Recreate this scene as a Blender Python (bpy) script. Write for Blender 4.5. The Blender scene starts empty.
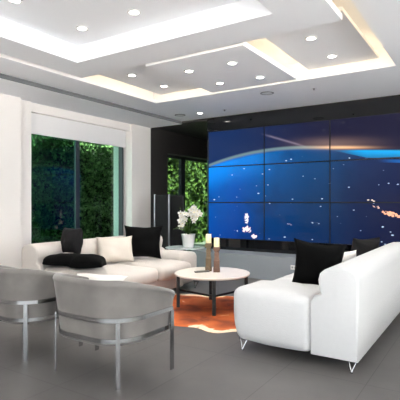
import bpy, bmesh, math, random
from mathutils import Vector, Matrix, noise
R = math.radians
rnd = random.Random(7)
scn = bpy.context.scene
COL = scn.collection

# ------------------------------------------------------------ camera, world, light, exposure
CAM_H = 1.28
YAW = R(33.15)
cam_d = bpy.data.cameras.new('camera')
cam_d.sensor_width = 36; cam_d.lens = 444/400*36; cam_d.shift_y = 0.00625
cam_d.clip_start = 0.05; cam_d.clip_end = 200
cam = bpy.data.objects.new('camera', cam_d); COL.objects.link(cam)
cam.location = (0, 0, CAM_H); cam.rotation_euler = (R(90), 0, YAW)
scn.camera = cam

world = bpy.data.worlds.new('world'); scn.world = world; world.use_nodes = True
wn = world.node_tree.nodes; bg = wn['Background']
bg.inputs[0].default_value = (0.86, 0.93, 1.0, 1); bg.inputs[1].default_value = 4.2

sun_d = bpy.data.lights.new('sun', 'SUN'); sun_d.energy = 42.0; sun_d.angle = R(1.5); sun_d.color = (1, .97, .90)
sun = bpy.data.objects.new('sun', sun_d); COL.objects.link(sun)
sun.rotation_euler = Vector((-.50, .25, -1.0)).to_track_quat('-Z', 'Y').to_euler()

REAR_Y, RIGHT_X = -3.6, 3.6

vs = scn.view_settings
vs.view_transform = 'Standard'; vs.look = 'None'; vs.gamma = 1; vs.use_curve_mapping = False
vs.exposure = 0.58
scn.cycles.max_bounces = 10; scn.cycles.diffuse_bounces = 6; scn.cycles.transparent_max_bounces = 12
scn.cycles.sample_clamp_indirect = 6; scn.cycles.caustics_reflective = False; scn.cycles.caustics_refractive = False
try:
    scn.cycles.use_denoising = True
except Exception: pass

# ------------------------------------------------------------ materials
def rgb(r, g, b):
    f = lambda c: ((c/255+.055)/1.055)**2.4 if c > 10 else c/255/12.92
    return (f(r), f(g), f(b), 1)

def mat(name, col, rough=.5, metal=0., spec=.5, noise_scale=0, noise_amt=0., bump=0., bump_scale=0, sheen=0., coat=0.):
    m = bpy.data.materials.new(name); m.use_nodes = True
    nt = m.node_tree; p = nt.nodes['Principled BSDF']
    p.inputs['Base Color'].default_value = col
    p.inputs['Roughness'].default_value = rough; p.inputs['Metallic'].default_value = metal
    p.inputs['Specular IOR Level'].default_value = spec
    if sheen:
        p.inputs['Sheen Weight'].default_value = sheen; p.inputs['Sheen Roughness'].default_value = .4
    if coat:
        p.inputs['Coat Weight'].default_value = coat
    if noise_scale or bump_scale:
        tc = nt.nodes.new('ShaderNodeTexCoord')
    if noise_scale:
        n = nt.nodes.new('ShaderNodeTexNoise'); n.inputs['Scale'].default_value = noise_scale; n.inputs['Detail'].default_value = 4
        nt.links.new(tc.outputs['Object'], n.inputs['Vector'])
        mx = nt.nodes.new('ShaderNodeMix'); mx.data_type = 'RGBA'
        mx.inputs[6].default_value = tuple(c*(1-noise_amt) for c in col[:3])+(1,)
        mx.inputs[7].default_value = tuple(min(1, c*(1+noise_amt)) for c in col[:3])+(1,)
        nt.links.new(n.outputs[0], mx.inputs[0]); nt.links.new(mx.outputs[2], p.inputs['Base Color'])
    if bump_scale:
        n2 = nt.nodes.new('ShaderNodeTexNoise'); n2.inputs['Scale'].default_value = bump_scale; n2.inputs['Detail'].default_value = 3
        nt.links.new(tc.outputs['Object'], n2.inputs['Vector'])
        b = nt.nodes.new('ShaderNodeBump'); b.inputs['Strength'].default_value = bump; b.inputs['Distance'].default_value = .01
        nt.links.new(n2.outputs[0], b.inputs['Height']); nt.links.new(b.outputs[0], p.inputs['Normal'])
    return m

def emit(name, col, s):
    m = bpy.data.materials.new(name); m.use_nodes = True
    p = m.node_tree.nodes['Principled BSDF']
    p.inputs['Base Color'].default_value = (.8, .8, .8, 1)
    p.inputs['Emission Color'].default_value = col; p.inputs['Emission Strength'].default_value = s
    return m

M = {}
M['wall'] = mat('wall_paint', rgb(240, 233, 227), .6, bump=.05, bump_scale=60)
M['ceiling'] = mat('ceiling_paint', rgb(241, 242, 245), .6, bump=.03, bump_scale=60)
M['dark_paint'] = mat('dark_paint', rgb(50, 47, 45), .6)
M['white'] = mat('white_paint', rgb(232, 230, 226), .4)
M['black_glass'] = mat('black_lacquered_glass', (.006, .006, .007, 1), .02, spec=.5)
M['frame'] = mat('dark_window_frame', rgb(44, 48, 56), .4)
M['blind'] = mat('roller_blind_fabric', rgb(236, 232, 230), .8, bump=.1, bump_scale=300)
M['ledge'] = mat('grey_ledge', rgb(140, 146, 152), .55, noise_scale=3, noise_amt=.05)
M['sofa'] = mat('white_boucle', rgb(190, 190, 190), .85, noise_scale=25, noise_amt=.03, bump=.25, bump_scale=120, sheen=.2)
M['sofa_cream'] = mat('cream_boucle', rgb(188, 181, 174), .85, noise_scale=25, noise_amt=.03, bump=.25, bump_scale=120, sheen=.2)
M['velvet'] = mat('grey_velvet', rgb(106, 102, 98), .75, noise_scale=5, noise_amt=.4, bump=.1, bump_scale=150, sheen=.3)
M['chrome'] = mat('brushed_chrome', rgb(150, 150, 152), .22, metal=1.)
M['nickel'] = mat('polished_steel', rgb(176, 177, 178), .22, metal=1)
M['black_fabric'] = mat('black_fabric', rgb(9, 9, 9), .95, noise_scale=40, noise_amt=.3, bump=.3, bump_scale=150, spec=.08)
M['charcoal'] = mat('charcoal_fabric', rgb(24, 23, 24), .95, noise_scale=40, noise_amt=.15, bump=.3, bump_scale=150, spec=.2)
M['cream_fabric'] = mat('cream_fabric', rgb(196, 187, 176), .9, bump=.3, bump_scale=150)
M['white_fabric'] = mat('white_fabric', rgb(220, 217, 212), .9, bump=.4, bump_scale=100)
M['table_top'] = mat('cream_stone', rgb(218, 210, 200), .25, noise_scale=6, noise_amt=.03)
M['black_metal'] = mat('black_metal', rgb(30, 29, 29), .45, metal=.3)
M['black_plastic'] = mat('black_plastic', rgb(12, 12, 13), .4, spec=.3)
M['grille'] = mat('speaker_cloth', rgb(7, 7, 8), .8, bump=.4, bump_scale=400)
M['silver'] = mat('silver_trim', rgb(150, 152, 156), .35, metal=.6)
M['wood_a'] = mat('weathered_wood', rgb(104, 86, 62), .7, noise_scale=30, noise_amt=.4, bump=.4, bump_scale=60)
M['wood_b'] = mat('reddish_weathered_wood', rgb(104, 76, 62), .7, noise_scale=30, noise_amt=.4, bump=.4, bump_scale=60)
M['wax'] = mat('candle_wax', rgb(240, 224, 180), .5)
M['pot'] = mat('white_ceramic', rgb(226, 224, 222), .35)
M['petal'] = mat('white_petal', rgb(246, 242, 236), .6)
M['petal_c'] = mat('yellow_petal_centre', rgb(214, 190, 90), .6)
M['leaf'] = mat('orchid_leaf', rgb(92, 128, 56), .4, noise_scale=10, noise_amt=.3)
M['stem'] = mat('green_stem', rgb(88, 110, 52), .5)
M['remote'] = mat('grey_remote', rgb(96, 94, 90), .4)
M['soil'] = mat('bark', rgb(70, 52, 38), .9)
M['glass_top'] = mat('pale_glass', rgb(206, 216, 214), .2, spec=.4)
M['grille_white'] = mat('white_ring', rgb(205, 205, 206), .4)
M['step_shade'] = mat('grey_step_shade', rgb(104, 106, 106), .7)  # darker grey that paints the shade on the ceiling step
M['dark_hole'] = mat('dark_metal', rgb(90, 90, 92), .5)
M['downlight'] = emit('lamp_diffuser', (1, .97, .92, 1), 16)
M['led'] = emit('led_tape', (1, .76, .46, 1), 9)
M['ext'] = mat('pale_render', rgb(206, 226, 220), .8)
M['ground'] = mat('garden_soil', rgb(60, 62, 50), .9, noise_scale=4, noise_amt=.3)

def leafmat(name, a, b):
    m = bpy.data.materials.new(name); m.use_nodes = True
    nt = m.node_tree; p = nt.nodes['Principled BSDF']; p.inputs['Roughness'].default_value = .7; p.inputs['Specular IOR Level'].default_value = .15
    tc = nt.nodes.new('ShaderNodeTexCoord'); n = nt.nodes.new('ShaderNodeTexNoise'); n.inputs['Scale'].default_value = 9
    r = nt.nodes.new('ShaderNodeValToRGB'); r.color_ramp.elements[0].position = .35; r.color_ramp.elements[1].position = .68
    r.color_ramp.elements[0].color = a; r.color_ramp.elements[1].color = b
    nt.links.new(tc.outputs['Object'], n.inputs['Vector']); nt.links.new(n.outputs[0], r.inputs[0])
    nt.links.new(r.outputs[0], p.inputs['Base Color'])
    tr = nt.nodes.new('ShaderNodeBsdfTranslucent'); nt.links.new(r.outputs[0], tr.inputs[0])
    mx = nt.nodes.new('ShaderNodeMixShader'); mx.inputs[0].default_value = .3
    nt.links.new(p.outputs[0], mx.inputs[1]); nt.links.new(tr.outputs[0], mx.inputs[2])
    nt.links.new(mx.outputs[0], nt.nodes['Material Output'].inputs[0])
    return m
M['ivy'] = leafmat('ivy_leaf', rgb(44, 74, 38), rgb(124, 156, 100))
M['bush'] = leafmat('bright_leaf', rgb(24, 42, 14), rgb(66, 84, 28))

def glassmat(name, tint, ior=1.45):
    m = bpy.data.materials.new(name); m.use_nodes = True
    nt = m.node_tree; nt.nodes.remove(nt.nodes['Principled BSDF'])
    t = nt.nodes.new('ShaderNodeBsdfTransparent'); t.inputs[0].default_value = tint
    g = nt.nodes.new('ShaderNodeBsdfGlossy'); g.inputs['Roughness'].default_value = .01
    f = nt.nodes.new('ShaderNodeFresnel')
    ge = nt.nodes.new('ShaderNodeNewGeometry'); mr = nt.nodes.new('ShaderNodeMapRange')   # same reflection on both faces of the pane
    mr.inputs[3].default_value = ior; mr.inputs[4].default_value = 1/ior
    nt.links.new(ge.outputs['Backfacing'], mr.inputs[0]); nt.links.new(mr.outputs[0], f.inputs[0])
    mx = nt.nodes.new('ShaderNodeMixShader')
    nt.links.new(f.outputs[0], mx.inputs[0]); nt.links.new(t.outputs[0], mx.inputs[1]); nt.links.new(g.outputs[0], mx.inputs[2])
    nt.links.new(mx.outputs[0], nt.nodes['Material Output'].inputs[0])
    return m
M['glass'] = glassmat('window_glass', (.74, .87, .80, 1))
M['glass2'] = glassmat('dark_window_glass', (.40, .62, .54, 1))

def floormat():
    m = mat('grey_floor_tile', rgb(124, 121, 119), .5, spec=.35)
    nt = m.node_tree; p = nt.nodes['Principled BSDF']
    tc = nt.nodes.new('ShaderNodeTexCoord'); mp = nt.nodes.new('ShaderNodeMapping')
    mp.inputs['Location'].default_value = (.13, .35, 0)
    b = nt.nodes.new('ShaderNodeTexBrick'); b.offset = 0; b.inputs['Scale'].default_value = 1
    b.inputs['Brick Width'].default_value = .6; b.inputs['Row Height'].default_value = 1.2
    b.inputs['Mortar Size'].default_value = .003; b.inputs['Mortar Smooth'].default_value = .2
    b.inputs['Color1'].default_value = rgb(95, 93, 92); b.inputs['Color2'].default_value = rgb(91, 89, 88); b.inputs['Mortar'].default_value = rgb(74, 72, 71)
    nt.links.new(tc.outputs['Object'], mp.inputs[0]); nt.links.new(mp.outputs[0], b.inputs['Vector'])
    n = nt.nodes.new('ShaderNodeTexNoise'); n.inputs['Scale'].default_value = 5; n.inputs['Detail'].default_value = 6
    nt.links.new(tc.outputs['Object'], n.inputs['Vector'])
    mx = nt.nodes.new('ShaderNodeMix'); mx.data_type = 'RGBA'; mx.blend_type = 'MULTIPLY'; mx.inputs[0].default_value = .25
    nt.links.new(b.outputs[0], mx.inputs[6]); nt.links.new(n.outputs[0], mx.inputs[7]); nt.links.new(mx.outputs[2], p.inputs['Base Color'])
    return m
M['floor'] = floormat()

def rugmat():
    m = mat('cowhide', rgb(180, 96, 44), .8); nt = m.node_tree; p = nt.nodes['Principled BSDF']
    tc = nt.nodes.new('ShaderNodeTexCoord')
    n = nt.nodes.new('ShaderNodeTexNoise'); n.inputs['Scale'].default_value = 3.2; n.inputs['Detail'].default_value = 3; n.inputs['Distortion'].default_value = .6
    nt.links.new(tc.outputs['Object'], n.inputs['Vector'])
    at = nt.nodes.new('ShaderNodeAttribute'); at.attribute_name = 'edge'
    ad = nt.nodes.new('ShaderNodeMath'); ad.operation = 'ADD'
    nt.links.new(n.outputs[0], ad.inputs[0]); nt.links.new(at.outputs['Fac'], ad.inputs[1])
    r = nt.nodes.new('ShaderNodeValToRGB'); e = r.color_ramp.elements
    e[0].position = .30; e[0].color = rgb(120, 50, 18)
    e[1].position = .80; e[1].color = rgb(236, 212, 184)
    k = r.color_ramp.elements.new(.48); k.color = rgb(180, 84, 28)
    k = r.color_ramp.elements.new(.62); k.color = rgb(196, 102, 42)
    k = r.color_ramp.elements.new(.655); k.color = rgb(236, 212, 184)
    nt.links.new(ad.outputs[0], r.inputs[0]); nt.links.new(r.outputs[0], p.inputs['Base Color'])
    return m
M['rug'] = rugmat()

# ---- picture on the video wall: planet seen from orbit; object coords in metres from the top-left corner (x right, z down)
PW, PH = 1.158, .67
def screenmat():
    m = bpy.data.materials.new('screen_picture'); m.use_nodes = True
    nt = m.node_tree; p = nt.nodes['Principled BSDF']
    L = nt.links.new
    def node(t, **k):
        n = nt.nodes.new(t)
        for a, b in k.items(): setattr(n, a, b)
        return n
    def val(x): return x
    def ma(op, a, b=None, c=None, clamp=False):
        n = node('ShaderNodeMath', operation=op, use_clamp=clamp)
        for i, v in enumerate((a, b, c)):
            if v is None: continue
            if isinstance(v, (int, float)): n.inputs[i].default_value = v
            else: L(v, n.inputs[i])
        return n.outputs[0]
    def sm(x, lo, hi):   # smoothstep
        n = node('ShaderNodeMapRange', interpolation_type='SMOOTHSTEP'); L(x, n.inputs[0])
        n.inputs[1].default_value = lo; n.inputs[2].default_value = hi
        return n.outputs[0]
    def mix(f, a, b, blend='MIX'):
        n = node('ShaderNodeMix', data_type='RGBA', blend_type=blend)
        if isinstance(f, (int, float)): n.inputs[0].default_value = f
        else: L(f, n.inputs[0])
        for i, v in ((6, a), (7, b)):
            if isinstance(v, tuple): n.inputs[i].default_value = v
            else: L(v, n.inputs[i])
        return n.outputs[2]
    tc = node('ShaderNodeTexCoord'); sx = node('ShaderNodeSeparateXYZ'); L(tc.outputs['Object'], sx.inputs[0])
    s = ma('DIVIDE', sx.outputs[0], PW); t = ma('DIVIDE', sx.outputs[2], -PH)
    ds = ma('SUBTRACT', s, 1.35)
    tp = ma('SUBTRACT', ma('SUBTRACT', t, .60), ma('MULTIPLY', ma('MULTIPLY', ds, ds), .187))
    # earth colours along s and t
    r = node('ShaderNodeValToRGB'); e = r.color_ramp.elements
    L(ma('DIVIDE', s, 3), r.inputs[0])
    e[0].position = 0; e[0].color = (.002, .13, .56, 1)
    e[1].position = 1; e[1].color = (.012, .018, .06, 1)
    for q, c in ((.17, (.001, .085, .42, 1)), (.34, (.001, .075, .27, 1)), (.55, (.002, .048, .16, 1)), (.70, (.008, .045, .13, 1)), (.80, (.010, .026, .085, 1))):
        k = e.new(q); k.color = c
    dark = node('ShaderNodeValToRGB'); e = dark.color_ramp.elements
    L(ma('DIVIDE', t, 3), dark.inputs[0])
    e[0].position = .3; e[0].color = (1, 1, 1, 1); e[1].position = 1; e[1].color = (.42, .36, .48, 1)
    k = e.new(.62); k.color = (.75, .6, .62, 1)
    nz = node('ShaderNodeTexNoise'); nz.inputs['Scale'].default_value = 1.3; nz.inputs['Detail'].default_value = 3
    L(tc.outputs['Object'], nz.inputs['Vector'])
    earth = mix(1.0, r.outputs[0], dark.outputs[0], 'MULTIPLY')
    earth = mix(ma('MULTIPLY', sm(nz.outputs[0], .45, .7), .5), earth, (.004, .012, .05, 1))
    sky = mix(sm(s, 0, 2.2), (.004, .020, .085, 1), (.008, .008, .028, 1))
    col = mix(sm(tp, 0.02, .07), sky, earth)
    # thin limb
    ring = ma('MULTIPLY', sm(tp, -.05, .01), ma('SUBTRACT', 1, sm(tp, .02, .09)))
    ring = ma('MULTIPLY', ring, ma('SUBTRACT', 1, sm(s, 1.5, 2.2)))
    col = mix(ma('MULTIPLY', ring, .75), col, (.16, .25, .26, 1))
    # brighter blue just under the limb on the left
    ub = ma('MULTIPLY', ma('MULTIPLY', sm(tp, .05, .12), ma('SUBTRACT', 1, sm(tp, .15, .9))), ma('SUBTRACT', 1, sm(s, .2, 1.6)))
    col = mix(ma('MULTIPLY', ub, .6), col, (.003, .26, .85, 1))
    # glow of sunrise and blue streak
    def gauss(cs, ct, ws, wt, slope=0.):
        a = ma('DIVIDE', ma('SUBTRACT', s, cs), ws)
        tt = ma('SUBTRACT', ma('SUBTRACT', t, ct), ma('MULTIPLY', ma('SUBTRACT', s, cs), slope))
        b = ma('DIVIDE', tt, wt)
        q = ma('ADD', ma('MULTIPLY', a, a), ma('MULTIPLY', b, b))
        return ma('POWER', 2.718, ma('MULTIPLY', q, -1))
    col = mix(ma('MULTIPLY', gauss(2.05, .58, .5, .13, .1), .40), col, (.30, .18, .12, 1), 'ADD')
    col = mix(gauss(2.15, .69, .36, .035, .12), col, (.75, .42, .20, 1), 'ADD')
    w = ma('MULTIPLY', sm(s, 1.95, 2.5), 1)
    st = ma('SUBTRACT', ma('SUBTRACT', t, .735), ma('MULTIPLY', ma('SUBTRACT', s, 2.05), .12))
    wid = ma('ADD', .02, ma('MINIMUM', ma('MULTIPLY', ma('SUBTRACT', s, 2.05), .36), .16))
    band = ma('MULTIPLY', ma('MULTIPLY', sm(st, -.02, .03), ma('LESS_THAN', st, wid)), w)
    fade = ma('SUBTRACT', 1, ma('MULTIPLY', ma('DIVIDE', st, wid), .65), clamp=True)
    col = mix(ma('MULTIPLY', ma('MULTIPLY', band, fade), .95), col, (.004, .38, .85, 1))
    under = ma('MULTIPLY', ma('MULTIPLY', ma('GREATER_THAN', st, ma('ADD', wid, .03)), ma('LESS_THAN', st, ma('ADD', wid, .10))), sm(s, 2.6, 2.9))
    col = mix(ma('MULTIPLY', under, .7), col, (.004, .12, .45, 1))
    # fine diagonal ray on the upper middle screens
    ry = ma('SUBTRACT', ma('SUBTRACT', t, .28), ma('MULTIPLY', ma('SUBTRACT', s, 1.1), .60))
    rq = ma('DIVIDE', ry, .025)
    ray = ma('MULTIPLY', ma('POWER', 2.718, ma('MULTIPLY', ma('MULTIPLY', rq, rq), -1)), ma('MULTIPLY', sm(s, .9, 1.2), ma('SUBTRACT', 1, sm(s, 1.5, 1.7))))
    col = mix(ma('MULTIPLY', ray, .5), col, (.25, .20, .24, 1), 'ADD')
    # scattered towns
    vo = node('ShaderNodeTexVoronoi', feature='F1'); vo.inputs['Scale'].default_value = 9.5
    mp = node('ShaderNodeMapping'); mp.inputs['Scale'].default_value = (.8, 1, 1.5)
    n3 = node('ShaderNodeTexNoise'); n3.inputs['Scale'].default_value = 22; L(tc.outputs['Object'], n3.inputs['Vector'])
    L(tc.outputs['Object'], mp.inputs[0]); L(mp.outputs[0], vo.inputs['Vector'])
    dd = ma('ADD', vo.outputs['Distance'], ma('MULTIPLY', ma('SUBTRACT', n3.outputs[0], .5), .25))
    sc_ = node('ShaderNodeSeparateColor'); L(vo.outputs['Color'], sc_.inputs[0])
    rad = ma('ADD', .03, ma('MULTIPLY', sc_.outputs[0], .08))
    dot = ma('MULTIPLY', ma('SUBTRACT', 1, sm(ma('SUBTRACT', dd, rad), 0, .06)), ma('GREATER_THAN', sc_.outputs[1], .35))
    dot = ma('MULTIPLY', dot, sm(tp, .12, .2))
    col = mix(ma('MULTIPLY', dot, .85), col, (.55, .70, .88, 1))
    # lit regions
    n4 = node('ShaderNodeTexNoise'); n4.inputs['Scale'].default_value = 26; n4.inputs['Detail'].default_value = 4; L(tc.outputs['Object'], n4.inputs['Vector'])
    def lights(cs, ct, ws, wt, c, slope=0., lo=.50):
        nonlocal col
        g = gauss(cs, ct, ws, wt, slope)
        v = sm(ma('MULTIPLY', ma('ADD', n4.outputs[0], .35), g), lo, lo+.06)
        col = mix(v, col, c)
    lights(.70, 2.42, .10, .34, (.80, .75, .82, 1), 0, .74)
    lights(.70, 2.72, .16, .16, (.90, .70, .70, 1), 0, .66)
    lights(.83, 2.90, .12, .12, (.90, .70, .70, 1), 0, .70)
    lights(.52, 2.77, .12, .07, (.6, .65, .8, 1), 0, .80)
    lights(1.42, 2.57, .20, .16, (.45, .42, .58, 1), 0, .88)
    lights(1.76, 2.49, .18, .08, (.40, .50, .62, 1), 0, .88)
    lights(2.62, 2.10, .14, .08, (.85, .55, .42, 1), .42, .79)
    lights(2.80, 2.26, .24, .11, (.95, .42, .26, 1), .42, .68)
    lights(2.55, 1.95, .16, .07, (.75, .62, .5, 1), .2, .80)
    p.inputs['Base Color'].default_value = (.004, .004, .005, 1); p.inputs['Roughness'].default_value = .03
    p.inputs['Specular IOR Level'].default_value = .10
    L(col, p.inputs['Emission Color']); p.inputs['Emission Strength'].default_value = 1.0
    return m
M['screen'] = screenmat()

# ------------------------------------------------------------ helpers
def link(name, bm, m, parent=None, smooth=False, loc=None):
    me = bpy.data.meshes.new(name); bm.normal_update(); bm.to_mesh(me); bm.free()
    if smooth:
        for f in me.polygons: f.use_smooth = True
    if m is not None: me.materials.append(m)
    o = bpy.data.objects.new(name, me); COL.objects.link(o)
    if parent is not None: o.parent = parent
    if loc is not None: o.location = loc
    return o
def thing(name, label, cat, loc=(0, 0, 0), rz=0, group=None):
    o = bpy.data.objects.new(name, None); COL.objects.link(o); o.location = loc; o.rotation_euler = (0, 0, rz)
    o.empty_display_size = .1
    return tag(o, label, cat, group)
def tag(o, label=None, cat=None, group=None, kind=None):
    if label: o['label'] = label
    if cat: o['category'] = cat
    if group: o['group'] = group
    if kind: o['kind'] = kind
    return o
def struct(o): o['kind'] = 'structure'; return o

def box(bm, x0, x1, y0, y1, z0, z1):
    v = [bm.verts.new(c) for c in ((x0,y0,z0),(x1,y0,z0),(x1,y1,z0),(x0,y1,z0),(x0,y0,z1),(x1,y0,z1),(x1,y1,z1),(x0,y1,z1))]
    for f in ((0,3,2,1),(4,5,6,7),(0,1,5,4),(1,2,6,5),(2,3,7,6),(3,0,4,7)): bm.faces.new([v[i] for i in f])
    return v
def bx(*boxes):
    bm = bmesh.new()
    for b in boxes: box(bm, *b)
    return bm
def bevel(bm, w, seg=2):
    bmesh.ops.bevel(bm, geom=[e for e in bm.edges], offset=w, segments=seg, affect='EDGES', profile=.5)
    return bm
def cyl(bm, x, y, z0, z1, r0, r1=None, n=24):
    r1 = r0 if r1 is None else r1
    lathe(bm, x, y, [(0, z0), (r0, z0), (r1, z1), (0, z1)], n)
def lathe(bm, x, y, prof, n=28):
    rings = []
    for r, z in prof:
        if r < 1e-6: rings.append([bm.verts.new((x, y, z))])
        else: rings.append([bm.verts.new((x+r*math.cos(2*math.pi*i/n), y+r*math.sin(2*math.pi*i/n), z)) for i in range(n)])
    for a, b in zip(rings, rings[1:]):
        for i in range(n):
            j = (i+1) % n
            if len(a) == 1 and len(b) == 1: continue
            if len(a) == 1: bm.faces.new((a[0], b[j], b[i]))
            elif len(b) == 1: bm.faces.new((a[i], a[j], b[0]))
            else: bm.faces.new((a[i], a[j], b[j], b[i]))
    bmesh.ops.recalc_face_normals(bm, faces=bm.faces[:])
def tube(bm, pts, r, n=8, r_end=None):
    pts = [Vector(p) for p in pts]; rings = []
    for i, p in enumerate(pts):
        d = (pts[min(i+1, len(pts)-1)]-pts[max(i-1, 0)]).normalized()
        up = Vector((0, 0, 1)) if abs(d.z) < .9 else Vector((1, 0, 0))
        a = d.cross(up).normalized(); b = d.cross(a)
        rr = r if r_end is None else r+(r_end-r)*i/(len(pts)-1)
        rings.append([bm.verts.new(p+a*rr*math.cos(2*math.pi*k/n)+b*rr*math.sin(2*math.pi*k/n)) for k in range(n)])
    for a, b in zip(rings, rings[1:]):
        for k in range(n): bm.faces.new((a[k], a[(k+1) % n], b[(k+1) % n], b[k]))
    bm.faces.new(rings[0]); bm.faces.new(rings[-1][::-1])
    bmesh.ops.recalc_face_normals(bm, faces=bm.faces[:])

def soft(bm, x0, x1, y0, y1, z0, z1, r, bulge=(0, 0, 0), wob=0., seed=0):
    """rounded, slightly swollen block"""
    c = Vector(((x0+x1)/2, (y0+y1)/2, (z0+z1)/2)); h = Vector(((x1-x0)/2, (y1-y0)/2, (z1-z0)/2))
    r = min(r, h.x*.98, h.y*.98, h.z*.98)
    def coords(hh):
        out = [-hh, -hh+r*.12, -hh+r*.35, -hh+r*.65, -hh+r]
        n = max(2, int(2*(hh-r)/.07))
        out += [-(hh-r)+2*(hh-r)*i/n for i in range(1, n)]
        out += [hh-r, hh-r*.65, hh-r*.35, hh-r*.12, hh]
        return out
    ax = [coords(h.x), coords(h.y), coords(h.z)]
    cache = {}
    def V(i, j, k):
        key = (i, j, k)
        if key not in cache:
            p = Vector((ax[0][i], ax[1][j], ax[2][k]))
            q = Vector([max(-h[a]+r, min(h[a]-r, p[a])) for a in range(3)])
            d = p-q
            if d.length > 1e-9: p = q+d.normalized()*r
            for a in range(3):
                b, e = (a+1) % 3, (a+2) % 3
                p[a] += bulge[a]*(1 if p[a] > 0 else -1)*(abs(p[a])/h[a])**3*max(0, 1-(p[b]/h[b])**2)*max(0, 1-(p[e]/h[e])**2)
            p += c
            if wob: p += noise.noise_vector(p*5+Vector((seed, 0, 0)))*wob
            cache[key] = bm.verts.new(p)
        return cache[key]
    n = [len(a)-1 for a in ax]
    for a in range(3):
        b, e = (a+1) % 3, (a+2) % 3
        for side in (0, n[a]):
            for u in range(n[b]):
                for v in range(n[e]):
                    q = []
                    for du, dv in ((0,0),(1,0),(1,1),(0,1)):
                        idx = [0, 0, 0]; idx[a] = side; idx[b] = u+du; idx[e] = v+dv
                        q.append(V(*idx))
                    bm.faces.new(q if side else q[::-1])
    return bm
def softbm(*a, **k): return soft(bmesh.new(), *a, **k)

def extrude_profile(bm, prof, y0, y1, rr=.05, seg=4):
    """profile in XZ swept along Y with rounded ends"""
    cx = sum(p[0] for p in prof)/len(prof); cz = sum(p[1] for p in prof)/len(prof)
    rings = []
    st = []
    for i in range(seg+1):
        a = math.pi/2*i/seg; st.append((y0+rr*(1-math.sin(a)), rr*(1-math.cos(a))))
    st[0] = (y0, rr)
    st = [(y0+rr*(1-math.sin(math.pi/2*i/seg)), rr*(1-math.cos(math.pi/2*(i/seg)))) for i in range(seg+1)][::-1]
    # st: at y0 inset rr ... at y0+rr inset 0
    st = [(y0+rr*(1-math.cos(math.pi/2*i/seg)), rr*(1-math.sin(math.pi/2*i/seg))) for i in range(seg+1)]
    st2 = [(y1-(a-y0), b) for a, b in st][::-1]
    mid = [(y0+rr+(y1-y0-2*rr)*k/24, 0) for k in range(1, 24)]
    for y, ins in st+mid+st2:
        ring = []
        for i, (x, z) in enumerate(prof):
            p0 = Vector(prof[i-1]); p1 = Vector(prof[(i+1) % len(prof)]); d = (p1-p0).normalized(); nrm = Vector((d.y, -d.x))
            ring.append(bm.verts.new((x-nrm.x*ins, y, z-nrm.y*ins)))
        rings.append(ring)
    n = len(prof)
    for a, b in zip(rings, rings[1:]):
        for i in range(n): bm.faces.new((a[i], a[(i+1) % n], b[(i+1) % n], b[i]))
    bm.faces.new(rings[0]); bm.faces.new(rings[-1][::-1])
    bmesh.ops.recalc_face_normals(bm, faces=bm.faces[:])
    return bm

def pillow_bm(w, h, t, seed=0, pinch=.09, wob=.012, n=22):
    """upright scatter cushion in XZ plane, base at z=0, faces +-Y"""
    bm = bmesh.new(); g = [[], []]
    for s in (0, 1):
        for i in range(n+1):
            row = []
            for j in range(n+1):
                u, v = 2*i/n-1, 2*j/n-1
                x = w/2*u*(1-pinch*(1-v*v)); z = h/2*v*(1-pinch*(1-u*u))+h/2
                e = (1-u*u)*(1-v*v)
                th = t/2*(max(e, 0)**.42)
                if s and (i in (0, n) or j in (0, n)): row.append(g[0][i][j]); continue
                p = Vector((x, -th if s == 0 else th, z))
                nz = noise.noise_vector(Vector((u*1.6+seed, v*1.6, s*3+seed)))
                p += Vector((nz.x*wob*.6, nz.y*wob*2.0*e**.5 if e > 0 else 0, nz.z*wob*.6))
                row.append(bm.verts.new(p))
            g[s].append(row)
    for s in (0, 1):
        for i in range(n):
            for j in range(n):
                q = (g[s][i][j], g[s][i+1][j], g[s][i+1][j+1], g[s][i][j+1])
                bm.faces.new(q if s == 0 else q[::-1])
    return bm
def pillow(name, label, w, h, t, loc, rz, lean, m, seed, group=None, roll=0, pinch=.09):
    o = link(name, pillow_bm(w, h, t, seed, pinch), m, smooth=True)
    o.location = loc; o.rotation_mode = 'XYZ'
    o.rotation_euler = (Matrix.Rotation(rz, 3, 'Z') @ Matrix.Rotation(lean, 3, 'X') @ Matrix.Rotation(roll, 3, 'Y')).to_euler()
    return tag(o, label, 'cushion', group)

# ------------------------------------------------------------ structure
D = 7.22
struct(link('floor', bx((-6.30, RIGHT_X+.1, REAR_Y-.1, 10.8, -.1, 0)), M['floor']))
struct(link('wall_back', bx((-4.55, RIGHT_X, D, D+.15, 0, 2.95), (-4.55, -4.40, D+.15, 10.7, 0, 2.95), (-6.30, -4.40, 10.7, 10.8, 0, 3.0)), M['black_glass']))
struct(link('wall_left', bx((-6.30, -5.95, D, 7.80, 0, 2.95), (-6.30, -5.95, 10.3, 10.7, 0, 2.95), (-6.30, -5.95, 7.8, 10.3, 2.37, 2.95)), M['dark_paint']))
struct(link('wall_left', bx((-6.30, -5.85, REAR_Y, 4.08, 0, 3.0), (-6.30, -5.95, 4.08, 4.33, 0, 3.0),
                            (-6.30, -5.95, 6.64, D, 0, 3.0), (-6.30, -5.99, 4.33, 6.64, 2.70, 3.0)), M['wall']))
struct(link('wall_right', bx((RIGHT_X, RIGHT_X+.1, REAR_Y, -3.0, 0, 3.0), (RIGHT_X, RIGHT_X+.1, 6.9, D+.15, 0, 3.0), (RIGHT_X, RIGHT_X+.1, -3.0, 6.9, 2.8, 3.0), (RIGHT_X, RIGHT_X+.1, 1.6, 6.9, 0, 1.25)), M['wall']))  # out of view; raised sill added to shade the white sofa's back
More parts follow.
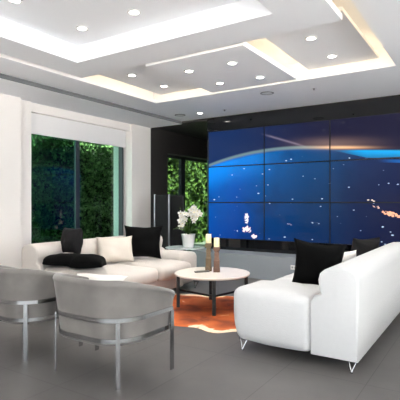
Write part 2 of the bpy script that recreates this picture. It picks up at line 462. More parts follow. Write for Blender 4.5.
struct(link('added_window_right', bx(*[(RIGHT_X+.02, RIGHT_X+.08, y, y+.07, 0, 2.7) for y in (-3.0, -.7, 1.53)], *[(RIGHT_X+.02, RIGHT_X+.08, y, y+.07, 1.25, 2.8) for y in (4.2, 6.83)], (RIGHT_X+.02, RIGHT_X+.08, -2.93, 6.83, 2.73, 2.8)), M['frame']))  # unseen right-hand windows, added to bring in daylight
struct(link('wall_rear', bx((-6.30, -2.4, REAR_Y-.1, REAR_Y, 0, 3.0), (3.3, RIGHT_X+.1, REAR_Y-.1, REAR_Y, 0, 3.0),
                            (-2.4, 3.3, REAR_Y-.1, REAR_Y, 2.62, 3.0)), M['wall']))
# frame of the unseen rear opening, added to let daylight in
w2 = struct(link('added_window_rear', bx((-2.4, -2.33, REAR_Y-.08, REAR_Y-.02, 0, 2.62), (3.23, 3.3, REAR_Y-.08, REAR_Y-.02, 0, 2.62), (.4, .48, REAR_Y-.08, REAR_Y-.02, 0, 2.62),
                                (-2.33, 3.23, REAR_Y-.08, REAR_Y-.02, 2.55, 2.62)), M['frame']))
# side window in the recess
w1 = struct(link('window_1', bx((-6.24, -6.14, 4.33, 4.40, 0, 2.70), (-6.21, -6.16, 5.40, 5.475, 0.06, 2.64), (-6.26, -6.21, 5.46, 5.53, .06, 2.64),
                                (-6.24, -6.14, 6.565, 6.60, 0, 2.70), (-6.24, -6.14, 4.40, 6.565, 0, .06), (-6.24, -6.14, 4.40, 6.565, 2.64, 2.70)), M['frame']))
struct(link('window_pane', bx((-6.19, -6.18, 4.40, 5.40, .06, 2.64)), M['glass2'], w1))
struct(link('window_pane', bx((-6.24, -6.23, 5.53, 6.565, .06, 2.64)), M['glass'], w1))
# ceilings
X0, X1, Y1c, Y0c = -4.56, -.93, 5.67, -1.6
struct(link('ceiling', bx((-6.30, -5.15, REAR_Y, D, 2.84, 2.92)), M['ceiling']))
struct(link('ceiling', bx((-6.30, -4.40, D, 10.8, 2.86, 2.95)), M['dark_paint']))
w4 = struct(link('window_4', bx((-6.24, -6.16, 7.8, 7.87, 0, 2.37), (-6.24, -6.16, 8.62, 8.78, 0, 2.37), (-6.24, -6.16, 10.23, 10.3, 0, 2.37), (-6.24, -6.16, 7.87, 10.23, 0, .06), (-6.24, -6.16, 7.87, 10.23, 2.31, 2.37)), M['frame']))
struct(link('window_pane', bx((-6.205, -6.195, 7.87, 8.62, .06, 2.31)), M['glass'], w4))
struct(link('window_pane', bx((-6.205, -6.195, 8.78, 10.23, .06, 2.31)), M['glass'], w4))
struct(link('ceiling', bx((-5.15, X0, REAR_Y, D, 2.90, 2.955), (X1, RIGHT_X+.1, REAR_Y, D, 2.90, 2.955),
                          (X0, X1, Y1c, D, 2.90, 2.955), (X0, X1, REAR_Y, Y0c, 2.90, 2.955)), M['ceiling']))
struct(link('ceiling', bx((-6.30, RIGHT_X+.1, REAR_Y-.1, 10.8, 3.24, 3.34),
                          (X0-.34, X0-.30, Y0c-.3, Y1c+.3, 2.955, 3.24), (X1+.30, X1+.34, Y0c-.3, Y1c+.3, 2.955, 3.24),
                          (X0-.34, X1+.34, Y1c+.30, Y1c+.34, 2.955, 3.24), (X0-.34, X1+.34, Y0c-.34, Y0c-.30, 2.955, 3.24)), M['ceiling']))
# dropped panel with the tray
TX0, TX1, TY0, TY1, TZ = -4.0, -1.56, -.6, 3.53, 3.09
PX0, PX1, PY0, PY1 = -4.45, -1.10, Y0c+.12, 4.0
struct(link('ceiling', bx((PX0, TX0, PY0, PY1, 2.90, 2.955), (TX1, PX1, PY0, PY1, 2.90, 2.955), (TX0, TX1, TY1, PY1, 2.90, 2.955), (TX0, TX1, PY0, TY0, 2.90, 2.955),
                          (TX0-.03, TX0, TY0-.03, TY1+.03, 2.955, TZ+.02), (TX1, TX1+.03, TY0-.03, TY1+.03, 2.955, TZ+.02),
                          (TX0, TX1, TY1, TY1+.03, 2.955, TZ+.02), (TX0, TX1, TY0-.03, TY0, 2.955, TZ+.02), (TX0, TX1, TY0, TY1, TZ, TZ+.03)), M['ceiling']))
struct(link('ceiling', bx((-3.43, -2.13, 4.07, 5.58, 2.90, 2.955)), M['ceiling']))
struct(link('ceiling', bx((-4.40, -3.59, 4.03, 5.60, 3.00, 3.04)), M['ceiling']))
struct(link('ceiling', bx((-1.97, -1.11, 4.03, 5.60, 3.00, 3.04)), M['ceiling']))
t = thing('step_shade_strip', 'grey strip painted as shade along the ceiling step beside the window', 'painted shade strip', (-5.149, REAR_Y+.02, 2.842))  # added strip; its grey stands in for the shaded step face
link('strip_base', bx((0, .004, 0, D-REAR_Y-.03, 0, .058)), M['step_shade'], t)
link('strip_rib', bx((.004, .007, 0, D-REAR_Y-.03, .012, .018), (.004, .007, 0, D-REAR_Y-.03, .040, .046)), M['step_shade'], t)
# LED tapes
def tape(x0, x1, y0, y1, z, lab):
    o = link('led_strip', bx((x0, x1, y0, y1, z, z+.008)), M['led']); tag(o, lab, 'strip light')
tape(X0-.06, X0-.04, Y0c, Y1c, 2.956, 'warm strip light hidden in the ceiling cove along the window side')
tape(X0, X1, Y1c+.04, Y1c+.06, 2.956, 'warm strip light hidden in the ceiling cove nearest the video wall')
tape(X1+.04, X1+.06, Y0c, Y1c, 2.956, 'warm strip light in the ceiling cove on the right side')
tape(-2.20, -2.18, 4.12, 5.54, 2.956, 'warm strip light on the right edge of the dropped centre ceiling panel')
tape(-3.38, -3.36, 4.12, 5.54, 2.956, 'warm strip light on the left edge of the dropped centre ceiling panel')
tape(-3.2, -1.2, 3.93, 3.95, 2.956, 'warm strip light along the far edge of the ceiling tray panel')

# downlights
def px(u, v, z):
    f = 444.
    d = f*(CAM_H-z)/(v-202.5); a = (u-200)/f
    return (d*(-math.sin(YAW)+a*math.cos(YAW)), d*(math.cos(YAW)+a*math.sin(YAW)))
def downlight(x, y, z, label, group, power=9, r=.045):
    t = thing('downlight', label, 'ceiling light', (x, y, z), 0, group)
    bm = bmesh.new(); lathe(bm, 0, 0, [(r, -.001), (r+.018, -.001), (r+.018, -.006), (r+.002, -.009), (r, -.009), (r, -.001)])
    link('trim_ring', bm, M['white'], t, True)
    bm = bmesh.new(); lathe(bm, 0, 0, [(0, -.0045), (r-.001, -.0045), (r-.001, -.001), (0, -.001)])
    link('diffuser', bm, M['downlight'], t)
    d = bpy.data.lights.new('downlight_lamp', 'SPOT'); d.energy = power*3; d.spot_size = R(130); d.spot_blend = 1; d.shadow_soft_size = .05; d.color = (1, .96, .91)
    o = bpy.data.objects.new('downlight_lamp', d); COL.objects.link(o); o.parent = t; o.location = (0, 0, -.06)
G = 'recessed ceiling downlights'
DL = [((15, 0), TZ, 'round downlight at the top left corner of the view, in the raised ceiling tray'),
      ((82, 28), TZ, 'round downlight in the raised ceiling tray, nearest its far left corner'),
      ((134, 12), TZ, 'round downlight in the raised ceiling tray, right of the one by the tray corner'),
      ((132, 75), 3.0, 'round downlight left of the centre ceiling panel, nearer the raised tray'),
      ((164, 86), 3.0, 'round downlight left of the centre ceiling panel, nearer the black wall'),
      ((189, 71), 2.9, 'round downlight on the dropped centre ceiling panel, near left of its four'),
      ((232, 63), 2.9, 'round downlight on the dropped centre ceiling panel, near right of its four'),
      ((220, 83), 2.9, 'round downlight on the dropped centre ceiling panel, far left of its four'),
      ((260, 77), 2.9, 'round downlight on the dropped centre ceiling panel, far right of its four'),
      ((311, 38), 3.0, 'round downlight right of the centre ceiling panel, nearer the camera'),
      ((332, 56), 3.0, 'round downlight right of the centre ceiling panel, nearer the video wall'),
      ((200, 113), 2.9, 'round downlight by itself on the lower ceiling in front of the black wall')]
for (u, v), z, lab in DL:
    x, y = px(u, v, z); downlight(x, y, z, lab, G)
# round flush grilles on the lower ceiling
for (u, v), lab in (((267, 93), 'round flush white grille in the lower ceiling right of centre'), ((180, 115), 'round flush white grille in the lower ceiling near the window corner')):
    x, y = px(u, v, 2.9); t = thing('ceiling_speaker', lab, 'ceiling grille', (x, y, 2.9), 0, 'round ceiling grilles')
    bm = bmesh.new(); lathe(bm, 0, 0, [(0, -.004), (.085, -.004), (.085, -.001), (0, -.001)]); link('grille', bm, M['grille_white'], t)
    bm = bmesh.new(); lathe(bm, 0, 0, [(.086, -.001), (.10, -.001), (.10, -.006), (.086, -.008), (.086, -.001)]); link('rim', bm, M['dark_hole'], t)
for (u, v), lab in (((224.5, 109.5), 'tiny sprinkler head in the lower ceiling above the dark wall'), ((314, 88), 'tiny sprinkler head in the lower ceiling near the right cove corner')):
    x, y = px(u, v, 2.9); t = thing('sprinkler', lab, 'sprinkler', (x, y, 2.9), 0, 'ceiling sprinklers')
    bm = bmesh.new(); cyl(bm, 0, 0, -.004, -.001, .035); link('escutcheon', bm, M['grille_white'], t)
    bm = bmesh.new(); cyl(bm, 0, 0, -.03, -.004, .012, .016, 12); link('head', bm, M['dark_hole'], t)
# roller blind
t = thing('roller_blind', 'white roller blind drawn partly down over the garden window', 'blind', (-6.08, 5.48, 2.37))
link('blind_fabric', bx((-.003, .003, -1.13, 1.12, .02, .44)), M['blind'], t)
bm = bmesh.new(); box(bm, -.012, .012, -1.13, 1.12, 0, .022); link('bottom_rail', bevel(bm, .004), M['blind'], t)

# ------------------------------------------------------------ garden
o = link('garden_ground', bx((-16, -6.32, -6, 14, -.12, -.02)), M['ground']); tag(o, kind='structure')
def leafy(name, label, cat, m, x0, x1, y0, y1, z0, z1, count, size, seed, lump=.25):
    rr = random.Random(seed); bm = bmesh.new()
    for _ in range(count):
        y = rr.uniform(y0, y1); z = rr.uniform(z0, z1)
        n = noise.noise(Vector((y*1.6+seed, z*1.6, 0)))*lump+noise.noise(Vector((y*5, z*5+seed, 2)))*lump*.4
        x = x1+n-abs(rr.gauss(0, .10))
        a = rr.uniform(0, 6.28); tilt = rr.uniform(-.9, .9)
        s = size*rr.uniform(.6, 1.3)
        q = Matrix.Translation((x, y, z)) @ Matrix.Rotation(a, 4, 'X') @ Matrix.Rotation(tilt, 4, 'Y') @ Matrix.Rotation(rr.uniform(-.8, .8), 4, 'Z')
        vs_ = [bm.verts.new(q @ Vector(c)) for c in ((0, 0, 0), (.15*s, .38*s, .45*s), (0, 0, 1.1*s), (.15*s, -.38*s, .45*s))]
        bm.faces.new((vs_[0], vs_[1], vs_[2])); bm.faces.new((vs_[0], vs_[2], vs_[3]))
    t = thing(name, label, cat, (0, 0, 0))
    lo = link('leaves', bm, m, t)
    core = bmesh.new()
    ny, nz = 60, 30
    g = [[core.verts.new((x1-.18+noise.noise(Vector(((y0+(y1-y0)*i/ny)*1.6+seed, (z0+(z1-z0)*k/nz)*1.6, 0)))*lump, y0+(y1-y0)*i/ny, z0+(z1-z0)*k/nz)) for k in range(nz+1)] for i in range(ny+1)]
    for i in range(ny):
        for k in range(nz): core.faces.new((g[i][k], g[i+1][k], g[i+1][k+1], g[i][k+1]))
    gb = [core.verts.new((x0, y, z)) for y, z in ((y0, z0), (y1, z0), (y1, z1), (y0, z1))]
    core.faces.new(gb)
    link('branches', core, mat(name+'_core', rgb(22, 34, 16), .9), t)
    return t
o = link('bounce_patio', bx((-6.2, 14, -14, REAR_Y-.1, -.12, -.02), (RIGHT_X+.1, 24, REAR_Y-.1, 14, -.12, -.02)), mat('pale_bounce_patio', rgb(228, 228, 228), .8)); tag(o, kind='structure')  # unseen pale ground added to bounce daylight up to the ceiling
o = link('shade_veranda', bx((RIGHT_X+.1, 7.4, -3.6, 11, 2.95, 3.1)), M['white']); tag(o, kind='structure')  # unseen overhang added to cut skylight through the right openings
o = link('shade_eave', bx((-7.85, -6.30, 4.45, 8.6, 3.02, 3.12)), M['white']); tag(o, kind='structure')  # unseen eave added to keep sun off the hedge
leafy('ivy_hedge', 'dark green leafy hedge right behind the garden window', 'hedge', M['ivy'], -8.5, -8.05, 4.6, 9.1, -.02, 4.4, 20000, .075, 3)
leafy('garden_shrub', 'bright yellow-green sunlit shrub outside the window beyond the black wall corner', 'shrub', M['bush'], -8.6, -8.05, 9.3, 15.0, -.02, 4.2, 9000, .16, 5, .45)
o = link('garden_pillar', bx((-6.78, -6.62, 6.98, 7.16, -.02, 3.0)), M['ext']); tag(o, 'pale green-white pillar just outside the garden window at its right end', 'pillar')

# ------------------------------------------------------------ video wall
VX, VZ, VY = -4.48, 2.62, 7.15
t = thing('video_wall', 'three by three wall of screens showing the blue Earth from space', 'video wall', (VX, VY, VZ))
for c in range(3):
    for r_ in range(3):
        x0, x1 = c*PW, (c+1)*PW; z1, z0 = -r_*PH, -(r_+1)*PH
        b = .010
        link('display_panel', bx((x0+b, x1-b, .0, .03, z0+b, z1-b)), M['screen'], t)
bz = bmesh.new()
for c in range(3):
    for r_ in range(3):
        x0, x1 = c*PW, (c+1)*PW; z1, z0 = -r_*PH, -(r_+1)*PH
        for q in ((x0+.0005, x0+.0098, z0, z1), (x1-.0098, x1-.0005, z0, z1), (x0+.0098, x1-.0098, z0+.0005, z0+.0098), (x0+.0098, x1-.0098, z1-.0098, z1-.0005)):
            box(bz, q[0], q[1], -.002, .035, q[2], q[3])
link('bezel', bz, M['black_plastic'], t)
link('mounting_frame', bx((.03, 3*PW-.03, .036, .065, -3*PH+.03, -.03)), M['black_metal'], t)

# ledge below the screens
o = link('media_ledge', bevel(bx((-4.62, .3, 6.75, D-.004, .001, .40)), .006), M['ledge']); tag(o, 'long low grey ledge running under the video wall', 'ledge')
t = thing('power_outlet', 'small white power outlet on the front of the grey ledge', 'outlet', (*[0, 0], 0))
u, v = 294, 267.5
a = (u-200)/444; yy = 6.748; dd = yy/(math.cos(YAW)+a*math.sin(YAW)); xx = dd*(-math.sin(YAW)+a*math.cos(YAW)); zz = CAM_H-(v-202.5)/444*dd
t.location = (xx, yy, zz)
link('face_plate', bevel(bx((-.055, .055, -.008, .001, -.035, .035)), .002), M['white'], t)
for s in (-1, 1): link('socket', bx((s*.025-.015, s*.025+.015, -.0095, -.0075, -.015, .015)), M['silver'], t)

# ------------------------------------------------------------ tall speaker
def speaker(lab, loc, rz, trims):
    t = thing('floor_speaker', lab, 'speaker', loc, rz, 'tall floor speakers')
    link('cabinet', bevel(bx((-.13, .13, -.03, .03, .03, 1.43)), .006), M['black_plastic'], t)
    link('grille_panel', bevel(bx((-.125, .125, -.045, -.031, .10, 1.42)), .004), M['grille'], t)
    for s in (-1, 1): link('side_trim', bevel(bx((s*.142-.011, s*.142+.011, -.045, .03, .03, 1.44)), .003), M['silver'] if trims else M['black_metal'], t)
    link('base_plate', bevel(bx((-.17, .17, -.13, .13, 0, .028)), .005), M['black_metal'], t)
speaker('tall slim black floor speaker with silver side trims in front of the black corner', (-5.36, 6.85, 0), R(28), True)
speaker('tall plain black floor speaker in the dark alcove, right of the silver-trimmed one', (-5.52, 7.55, 0), R(28), False)

# ------------------------------------------------------------ rug
def rug():
    bm = bmesh.new(); cx, cy = -2.55, 4.58
    n = 120; rings = 14
    lay = bm.verts.layers.float.new('edge')
    def rad(a):
        base = 1.0+.12*math.cos(2*a)+.10*math.cos(4*a+.6)+.07*math.sin(5*a)+.05*math.sin(9*a+1)+.03*math.sin(15*a+2)
        return base
    c0 = bm.verts.new((0, 0, .006)); c0[lay] = -.05
    prev = None
    allr = []
    for k in range(1, rings+1):
        q = k/rings
        ring = []
        for i in range(n):
            a = 2*math.pi*i/n; r_ = rad(a)*q
            v = bm.verts.new((1.10*r_*math.cos(a), .95*r_*math.sin(a), .006 if k < rings else .002))
            v[lay] = -.05+.26*max(0, (q-.72)/.28)*(1 if math.sin(a) > -.4 or math.cos(a) > .1 else .75)
            ring.append(v)
        allr.append(ring)
    for i in range(n): bm.faces.new((c0, allr[0][i], allr[0][(i+1) % n]))
    for a, b in zip(allr, allr[1:]):
        for i in range(n): bm.faces.new((a[i], b[i], b[(i+1) % n], a[(i+1) % n]))
    low = [bm.verts.new((v.co.x, v.co.y, .0005)) for v in allr[-1]]
    for i in range(n): bm.faces.new((allr[-1][i], low[i], low[(i+1) % n], allr[-1][(i+1) % n]))
    o = link('cowhide_rug', bm, M['rug'], loc=(cx, cy, 0)); tag(o, 'orange-brown and cream cowhide rug under the round coffee table', 'rug')
rug()

# ------------------------------------------------------------ sofas
def sofa(name, label, m, flip, loc, Ln, aw, ax):
    """local frame: back along +X side (outer face x=0), front towards -X, length along Y 0..2.6; flip mirrors X"""
    t = thing(name, label, 'sofa', loc)
    s = -1 if flip else 1
    def F(bm):
        if flip:
            bmesh.ops.scale(bm, vec=(-1, 1, 1), verts=bm.verts[:]); bmesh.ops.reverse_faces(bm, faces=bm.faces[:])
        return bm
    ncush = 2
    prof = [(-.36, .09), (0, .09), (.005, .40), (.012, .69), (-.005, .745), (-.05, .777), (-.12, .79), (-.19, .785), (-.25, .762), (-.285, .73), (-.298, .68), (-.29, .62), (-.275, .57), (-.33, .55), (-.36, .50)]
    link('backrest', F(extrude_profile(bmesh.new(), prof, 0, Ln, .02, 4)), m, t, True)
    link('seat_base', F(softbm(-1.02, -.34, aw-.02, Ln-aw+.02, .085, .27, .03)), m, t, True)
    for y0, y1 in ((0.012, aw), (Ln-aw, Ln-.012)):
        bm = bmesh.new(); soft(bm, ax, -.355, y0, y1, .085, .535, .07, bulge=(.02, .01, .025), wob=.008, seed=y0)
        for v in bm.verts:     # narrower towards the floor at the front
            k = max(0, min(1, (.40-v.co.z)/.32))
            if v.co.x < -.8: v.co.x += .045*k*k*((-.8-v.co.x)/.25)
            # crease between arm pad and back pad
            c = math.exp(-((v.co.x+.55)/.018)**2)*max(0, (v.co.z-.48)/.1)
            v.co.z -= .022*min(1, c)
        link('armrest', F(bm), m, t, True)
    seg = (Ln-2*aw+.04)/ncush
    for i in range(ncush):
        y0 = aw-.015+seg*i
        link('seat_cushion', F(softbm(-1.17, -.30, y0+.004, y0+seg-.004, .26, .45, .07, bulge=(.02, .0, .02), wob=.008, seed=i)), m, t, True)
    # splayed V legs
    for x, y in ((-.98, .05), (-.05, .03), (-.98, Ln-.10), (-.05, Ln-.08)):
        bm = bmesh.new()
        tube(bm, [(x-.035*1, y+.03, .095), (x, y, .006)], .007); tube(bm, [(x+.035, y+.03, .095), (x, y, .006)], .007)
        box(bm, x-.045, x+.045, y+.02, y+.045, .086, .096); cyl(bm, x, y, 0, .008, .012, .012, 12)
        link('leg', F(bm), M['chrome'], t)
    return t
sofa('sofa', 'large white upholstered sofa on the right, seen from its back corner', M['sofa'], False, (-.82, 3.38, 0), 2.6, .58, -1.07)
sofa('sofa', 'cream upholstered sofa along the garden window behind the armchairs', M['sofa_cream'], True, (-4.68, 3.27, 0), 2.36, .46, -.98)

# cushions: right sofa
pillow('cushion', 'large black cushion leaning on the near arm of the white sofa', .48, .46, .20, (-1.37, 4.10, .475), R(14), R(10), M['black_fabric'], 1, pinch=.14, roll=R(5))
pillow('cushion', 'black cushion at the far end of the white sofa', .44, .40, .19, (-1.27, 5.50, .47), R(60), R(8), M['charcoal'], 2, pinch=.10)
pillow('cushion', 'white cushion standing between the two black ones on the white sofa', .40, .31, .13, (-1.33, 4.72, .47), R(62), R(10), M['white_fabric'], 3)
# left sofa
pillow('cushion', 'large black cushion in the far corner of the cream sofa', .58, .48, .20, (-4.17, 4.86, .478), R(26), R(-12), M['black_fabric'], 4, pinch=.13)
pillow('cushion', 'cream cushion beside the large black one on the cream sofa', .50, .37, .16, (-4.16, 4.34, .475), R(58), R(-20), M['cream_fabric'], 5)
pillow('cushion', 'narrow charcoal cushion standing on the black throw', .38, .31, .19, (-4.19, 3.60, .668), R(-10), R(-4), M['charcoal'], 11, pinch=.07)
# throw over near arm of left sofa
def throw():
    bm = bmesh.new(); nx, ny = 40, 22
    top, bot = [], []
    for i in range(nx+1):
        rt, rb = [], []
        for j in range(ny+1):
            u, v = i/nx, j/ny
            a_, b_ = 2*u-1, 2*v-1
            x = -3.99+.45*a_*(1-.10*b_*b_); y = 3.47+.20*b_*max(0, 1-abs(a_)**5)**.5*(1+.15*math.sin(u*9)); 
            ed = (max(0, 1-abs(a_)**5)*max(0, 1-abs(b_)**4))**.5
            base = .572
            n = noise.noise(Vector((x*7, y*7, 1)))*.015
            w = .05*math.sin(u*3.1)*v
            th = (.095+.03*u)*ed+.004+max(0, n)*ed
            rt.append(bm.verts.new((x+noise.noise(Vector((y*6, 0, 3)))*.03, y+noise.noise(Vector((x*5, 2, 0)))*.04, base+th+.01*w)))
            rb.append(bm.verts.new((x+noise.noise(Vector((y*6, 0, 3)))*.03, y+noise.noise(Vector((x*5, 2, 0)))*.04, base+.001)))
        top.append(rt); bot.append(rb)
    for i in range(nx):
        for j in range(ny):
            bm.faces.new((top[i][j], top[i+1][j], top[i+1][j+1], top[i][j+1]))
            bm.faces.new((bot[i][j], bot[i][j+1], bot[i+1][j+1], bot[i+1][j]))
    for i in range(nx):
        bm.faces.new((top[i][0], bot[i][0], bot[i+1][0], top[i+1][0])); bm.faces.new((top[i][ny], top[i+1][ny], bot[i+1][ny], bot[i][ny]))
    for j in range(ny):
        bm.faces.new((top[0][j], top[0][j+1], bot[0][j+1], bot[0][j])); bm.faces.new((top[nx][j], bot[nx][j], bot[nx][j+1], top[nx][j+1]))
    o = link('throw_blanket', bm, M['black_fabric'], smooth=True)
    tag(o, 'thick black throw folded over the near arm of the cream sofa', 'throw')
throw()

# ------------------------------------------------------------ armchairs
def u_path(hw, yb, yf, rc, n=14):
    """plan path from right front round the back to left front: list of (x, y, nx, ny)"""
    out = []
    for k in range(9): y = yf+(yb+rc-yf)*k/8; out.append((hw, y, 1, 0))
    for k in range(1, n):
        a = -math.pi/2*k/n; out.append((hw-rc+rc*math.cos(a), yb+rc+rc*math.sin(a), math.cos(a), math.sin(a)))
    for k in range(7): x = (hw-rc)+(-2*(hw-rc))*k/6; out.append((x, yb, 0, -1))
    for k in range(1, n):
        a = -math.pi/2-math.pi/2*k/n; out.append((-(hw-rc)+rc*math.cos(a), yb+rc+rc*math.sin(a), math.cos(a), math.sin(a)))
    for k in range(9): y = (yb+rc)+(yf-yb-rc)*k/8; out.append((-hw, y, -1, 0))
    return out
def band(bm, path, offs, z, h, th):
    rings = []
    for (x, y, nx, ny), off in zip(path, offs):
        rings.append([bm.verts.new((x+nx*o_, y+ny*o_, z+dz)) for o_, dz in ((off, -h/2), (off+th, -h/2), (off+th, h/2), (off, h/2))])
    for a, b in zip(rings, rings[1:]):
        for k in range(4): bm.faces.new((a[k], a[(k+1) % 4], b[(k+1) % 4], b[k]))
    bm.faces.new(rings[0]); bm.faces.new(rings[-1][::-1]); bmesh.ops.recalc_face_normals(bm, faces=bm.faces[:])
HW, YB, YF, RC, TAPER = .425, -.35, .27, .30, .062
def rim(y): return .745-.135*max(0, ((y-YB)/(YF-YB)-.12)/.88)**1.25
def armchair(name, label, loc):
    t = thing(name, label, 'armchair', loc, 0, 'grey barrel armchairs')
    path = u_path(HW, YB, YF, RC)
    bm = bmesh.new(); rings = []
    z0 = .285; N = len(path)
    for i, (x, y, nx, ny) in enumerate(path):
        f = (y-YB)/(YF-YB)                     # 0 back, 1 front
        zt = .745-.135*max(0, (f-.12)/.88)**1.25
        ring = []
        sec = []                               # (height fraction, offset outwards)
        for q in (0, .03, .25, .5, .75, .90): sec.append((z0+(zt-z0)*q, -TAPER*(1-q)))
        r_ = .035
        for k in range(0, 7):
            a = math.pi*k/6; sec.append((zt-r_+r_*math.sin(a)+.0, -r_+r_*math.cos(a)))
        for q in (.85, .5, .2, 0): sec.append((z0+(zt-z0)*q, -.075-.03*(1-q)))
        for z, of in sec: ring.append(bm.verts.new((x+nx*of, y+ny*of, z)))
        rings.append(ring)
    K = len(rings[0])
    for a, b in zip(rings, rings[1:]):
        for k in range(K): bm.faces.new((a[k], a[(k+1) % K], b[(k+1) % K], b[k]))
    for e, s in ((rings[0], 1), (rings[-1], -1)):
        c = sum((v.co for v in e), Vector())/K+Vector((0, .02, 0)); cv = bm.verts.new(c)
        for k in range(K): bm.faces.new((e[k], e[(k+1) % K], cv))
    bmesh.ops.recalc_face_normals(bm, faces=bm.faces[:])
    link('backrest', bm, M['velvet'], t, True)
    link('seat_base', softbm(-.29, .29, -.21, .28, .27, .36, .03), M['velvet'], t, True)
    link('seat_cushion', softbm(-.305, .305, -.225, .300, .362, .465, .04, bulge=(0, .01, .015)), M['velvet'], t, True)
    for z in (.468, .322):
        bm = bmesh.new(); band(bm, path, [-TAPER*(1-(z-.285)/(rim(p[1])-.285))-.002 for p in path], z, .030, .013); link('frame_band', bm, M['nickel'], t)
    # legs: flat bars
    for sx in (-1, 1):
        a = math.pi/4; cx, cy = HW-RC, YB+RC; rl = RC-TAPER*.6+.010
        bm = bmesh.new(); v = box(bm, .0, .010, -.016, .016, 0, .452)
        mt = Matrix.Translation((sx*(cx+rl*math.cos(a)), cy-rl*math.sin(a), 0)) @ Matrix.Rotation(-a if sx > 0 else math.pi+a, 4, 'Z')
        bmesh.ops.transform(bm, matrix=mt, verts=bm.verts[:]); link('leg', bm, M['nickel'], t)
        x = sx*(HW-.024); x0, x1 = sorted((x, x+sx*.010))
        link('leg', bx((x0, x1, YF-.032, YF+.006, 0, .452)), M['nickel'], t)
    return t
armchair('armchair', 'grey velvet barrel armchair with steel bands, nearest the camera', (-2.45, 2.48, 0))
armchair('armchair', 'grey velvet barrel armchair with steel bands, cut by the left picture edge', (-3.465, 2.48, 0))
pillow('cushion', 'white cushion lying in the nearer grey armchair', .50, .34, .13, (-2.74, 2.47, .485), R(14), R(-60), M['white_fabric'], 9, pinch=.12)

# ------------------------------------------------------------ coffee table and what stands on it
CT = (-2.84, 4.62); CZ = .43
t = thing('coffee_table', 'round coffee table with cream top and black metal legs', 'coffee table', (*CT, .006))
bm = bmesh.new(); lathe(bm, 0, 0, [(0, CZ-.034), (.445, CZ-.034), (.457, CZ-.026), (.46, CZ-.012), (.455, CZ-.007), (.0, CZ-.006)], 64)
link('table_top', bm, M['table_top'], t)
dirs = [Vector((.565, -.825)), Vector((-.825, -.565)), Vector((-.565, .825)), Vector((.825, .565))]
tips = [d*.415 for d in dirs]
for d in tips:
    bm = bmesh.new(); v = box(bm, -.02, .02, -.02, .02, 0, CZ-.035)
    bmesh.ops.transform(bm, matrix=Matrix.Translation((d.x, d.y, 0)) @ Matrix.Rotation(math.atan2(d.y, d.x), 4, 'Z'), verts=bm.verts[:]); link('leg', bm, M['black_metal'], t)
bm = bmesh.new()
for k in (0, 3):
    a, b = (tips[0], tips[1]) if k == 0 else (tips[0], tips[3])
    dv = b-a; mt = Matrix.Translation(((a.x+b.x)/2, (a.y+b.y)/2, .215)) @ Matrix.Rotation(math.atan2(dv.y, dv.x), 4, 'Z')
    q = box(bm, -dv.length/2+.02, dv.length/2-.02, -.008, .008, -.011, .011)
    for v in q: v.co = mt @ v.co
link('stretcher', bm, M['black_metal'], t)

def sq_lathe(bm, prof):
    rings = []
    for h, z in prof: rings.append([bm.verts.new((sx*h, sy*h, z)) for sx, sy in ((-1,-1),(1,-1),(1,1),(-1,1))])
    for a, b in zip(rings, rings[1:]):
        for k in range(4): bm.faces.new((a[k], a[(k+1) % 4], b[(k+1) % 4], b[k]))
    bm.faces.new(rings[0][::-1]); bm.faces.new(rings[-1])
def holder(loc, h, m, lab, clab, rz):
    t = thing('candle_holder', lab, 'candle holder', loc, rz)
    bm = bmesh.new(); sq_lathe(bm, [(.040, 0), (.040, .05), (.036, .055), (.035, h*.45), (.030, h*.50), (.026, h*.62), (.030, h*.74), (.024, h*.80), (.034, h*.86), (.042, h*.90), (.042, h*.985)])
    link('column', bm, m, t)
    bm = bmesh.new(); cyl(bm, 0, 0, h*.986, h, .036, .038, 20); link('candle_plate', bm, m, t)
    c = thing('candle', clab, 'candle', (loc[0], loc[1], loc[2]+h+.001))
    bm = bmesh.new(); lathe(bm, 0, 0, [(0, 0), (.034, 0), (.035, .004), (.034, .108), (.030, .112), (.010, .106), (0, .106)]); link('wax_body', bm, M['wax'], c, True)
    bm = bmesh.new(); tube(bm, [(0, 0, .105), (.001, 0, .115), (.003, 0, .121)], .0015, 6); link('wick', bm, M['black_plastic'], c)
topz = CZ+.001
holder((-2.93, 4.68, topz), .345, M['wood_a'], 'taller weathered wood candle holder on the coffee table, left of the pair', 'cream pillar candle on the taller wooden holder', R(30))
holder((-2.80, 4.66, topz), .305, M['wood_b'], 'shorter reddish wood candle holder on the coffee table, right of the pair', 'cream pillar candle on the shorter wooden holder', R(30))
x, y = px(202, 272.3, CZ)
t = thing('remote_control', 'slim dark grey remote control lying on the coffee table', 'remote control', (x, y, topz), R(58))
link('body', bevel(bx((-.095, .095, -.022, .022, 0, .018)), .005), M['remote'], t)
bm = bmesh.new()
for i in range(6):
    for j in (-1, 1): box(bm, -.07+.026*i, -.058+.026*i, j*.010-.005, j*.010+.005, .018, .020)
link('button', bm, M['black_plastic'], t)

# ------------------------------------------------------------ side table and orchid
ST = (-4.27, 6.08); SZ = .535
t = thing('side_table', 'round pale glass side table beyond the cream sofa arm', 'side table', (*ST, 0))
bm = bmesh.new(); lathe(bm, 0, 0, [(0, SZ-.014), (.325, SZ-.014), (.33, SZ-.007), (.325, SZ-.001), (0, SZ-.001)], 56); link('table_top', bm, M['glass_top'], t)
bm = bmesh.new(); cyl(bm, 0, 0, .02, SZ-.015, .022, .022); link('stem', bm, M['black_metal'], t)
bm = bmesh.new(); lathe(bm, 0, 0, [(0, 0), (.19, 0), (.19, .008), (.02, .022), (0, .022)]); link('base', bm, M['black_metal'], t)
t = thing('potted_orchid', 'white orchid in a white pot on the side table', 'potted plant', (-4.19, 6.06, SZ))
bm = bmesh.new(); lathe(bm, 0, 0, [(0, 0), (.082, 0), (.088, .01), (.112, .20), (.118, .215), (.118, .225), (.106, .225), (.103, .20), (0, .19)], 36); link('pot', bm, M['pot'], t, True)
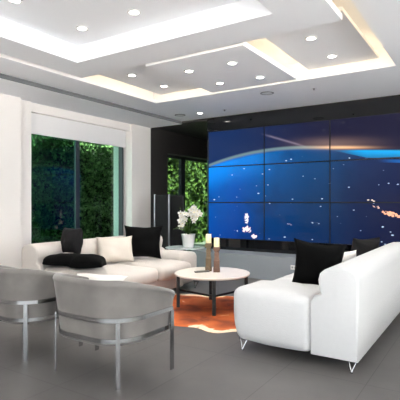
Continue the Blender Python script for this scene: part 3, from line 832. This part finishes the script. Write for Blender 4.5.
bm = bmesh.new(); cyl(bm, 0, 0, .191, .205, .10, .09); link('potting_bark', bm, M['soil'], t)
def strap(base, ang, ln, w, rise, droop):
    bm = bmesh.new(); n = 10; L_, R_ = [], []
    ce = []
    for i in range(n+1):
        q = i/n; d = ln*q; z = rise*math.sin(q*math.pi*.55)*1.0-droop*q*q
        ww = w*math.sin(math.pi*min(1, .12+q*.88))**.6
        p = Vector((math.cos(ang)*d, math.sin(ang)*d, z))+Vector(base); s = Vector((-math.sin(ang), math.cos(ang), 0))*ww
        L_.append(bm.verts.new(p+s+Vector((0, 0, .012)))); ce.append(bm.verts.new(p)); R_.append(bm.verts.new(p-s+Vector((0, 0, .012))))
    for i in range(n):
        bm.faces.new((L_[i], L_[i+1], ce[i+1], ce[i])); bm.faces.new((ce[i], ce[i+1], R_[i+1], R_[i]))
    bmesh.ops.solidify(bm, geom=bm.faces[:], thickness=.003)
    return bm
for k, (a, ln, ri) in enumerate(((200, .24, .07), (235, .20, .10), (20, .22, .09), (60, .2, .06), (130, .23, .05), (320, .20, .05), (285, .15, .12))):
    link('leaf', strap((0, 0, .215), R(a), ln*1.1, .038, ri+.04, .03), M['leaf'], t, True)
ex = Vector((math.cos(YAW), math.sin(YAW), 0)); ey = Vector((-math.sin(YAW), math.cos(YAW), 0))
stems = [[(0, 0, .2), (-.02, 0, .38), (-.07, -.02, .52), (-.13, -.03, .56)], [(0, 0, .2), (.03, 0, .40), (.05, 0, .55), (.12, -.03, .60)]]
def P(a): return ex*a[0]+ey*a[1]+Vector((0, 0, a[2]))
for s_ in stems:
    bm = bmesh.new(); tube(bm, [P(a) for a in s_], .004, 6); link('flower_stem', bm, M['stem'], t)
bm = bmesh.new(); tube(bm, [P((-.04, .02, .2)), P((-.10, .03, .50)), P((-.14, .03, .66))], .004, 6, .002); link('flower_stem', bm, M['stem'], t)
def flower(c, size, seed):
    rr = random.Random(seed); bm = bmesh.new()
    fwd = (-ey+ex*rr.uniform(-.5, .5)+Vector((0, 0, rr.uniform(-.2, .2)))).normalized()
    sd = fwd.cross(Vector((0, 0, 1))).normalized(); up = sd.cross(fwd)
    for k in range(5):
        a = math.pi/2+2*math.pi*k/5+rr.uniform(-.1, .1); wd = .42 if k in (1, 4) else .28
        d = sd*math.cos(a)+up*math.sin(a); e = sd*-math.sin(a)+up*math.cos(a)
        cv = bm.verts.new(c+fwd*.004)
        rim = [bm.verts.new(c+d*size*(.55-.5*math.cos(q))+e*size*wd*math.sin(q)+fwd*(.012*math.sin(q/2)+.004)) for q in [2*math.pi*(i+.5)/10 for i in range(10)]]
        for i in range(10): bm.faces.new((cv, rim[i], rim[(i+1) % 10]))
    bmesh.ops.solidify(bm, geom=bm.faces[:], thickness=.0015)
    o = link('flower', bm, M['petal'], t)
    b2 = bmesh.new(); bmesh.ops.create_icosphere(b2, subdivisions=1, radius=size*.16, matrix=Matrix.Translation(c+fwd*.014)); link('flower_centre', b2, M['petal_c'], o)
fl = [(-.13, -.05, .56), (-.10, -.06, .50), (-.14, -.04, .44), (-.09, -.05, .40), (-.05, -.05, .47), (-.12, -.05, .35), (-.06, -.05, .56),
      (.05, -.05, .62), (.10, -.06, .58), (.15, -.05, .60), (.07, -.06, .52), (.13, -.05, .51), (.19, -.05, .55), (.02, -.05, .55), (.10, -.05, .66), (.09, -.06, .45)]
for i, c in enumerate(fl): flower(P(c), .052, i)
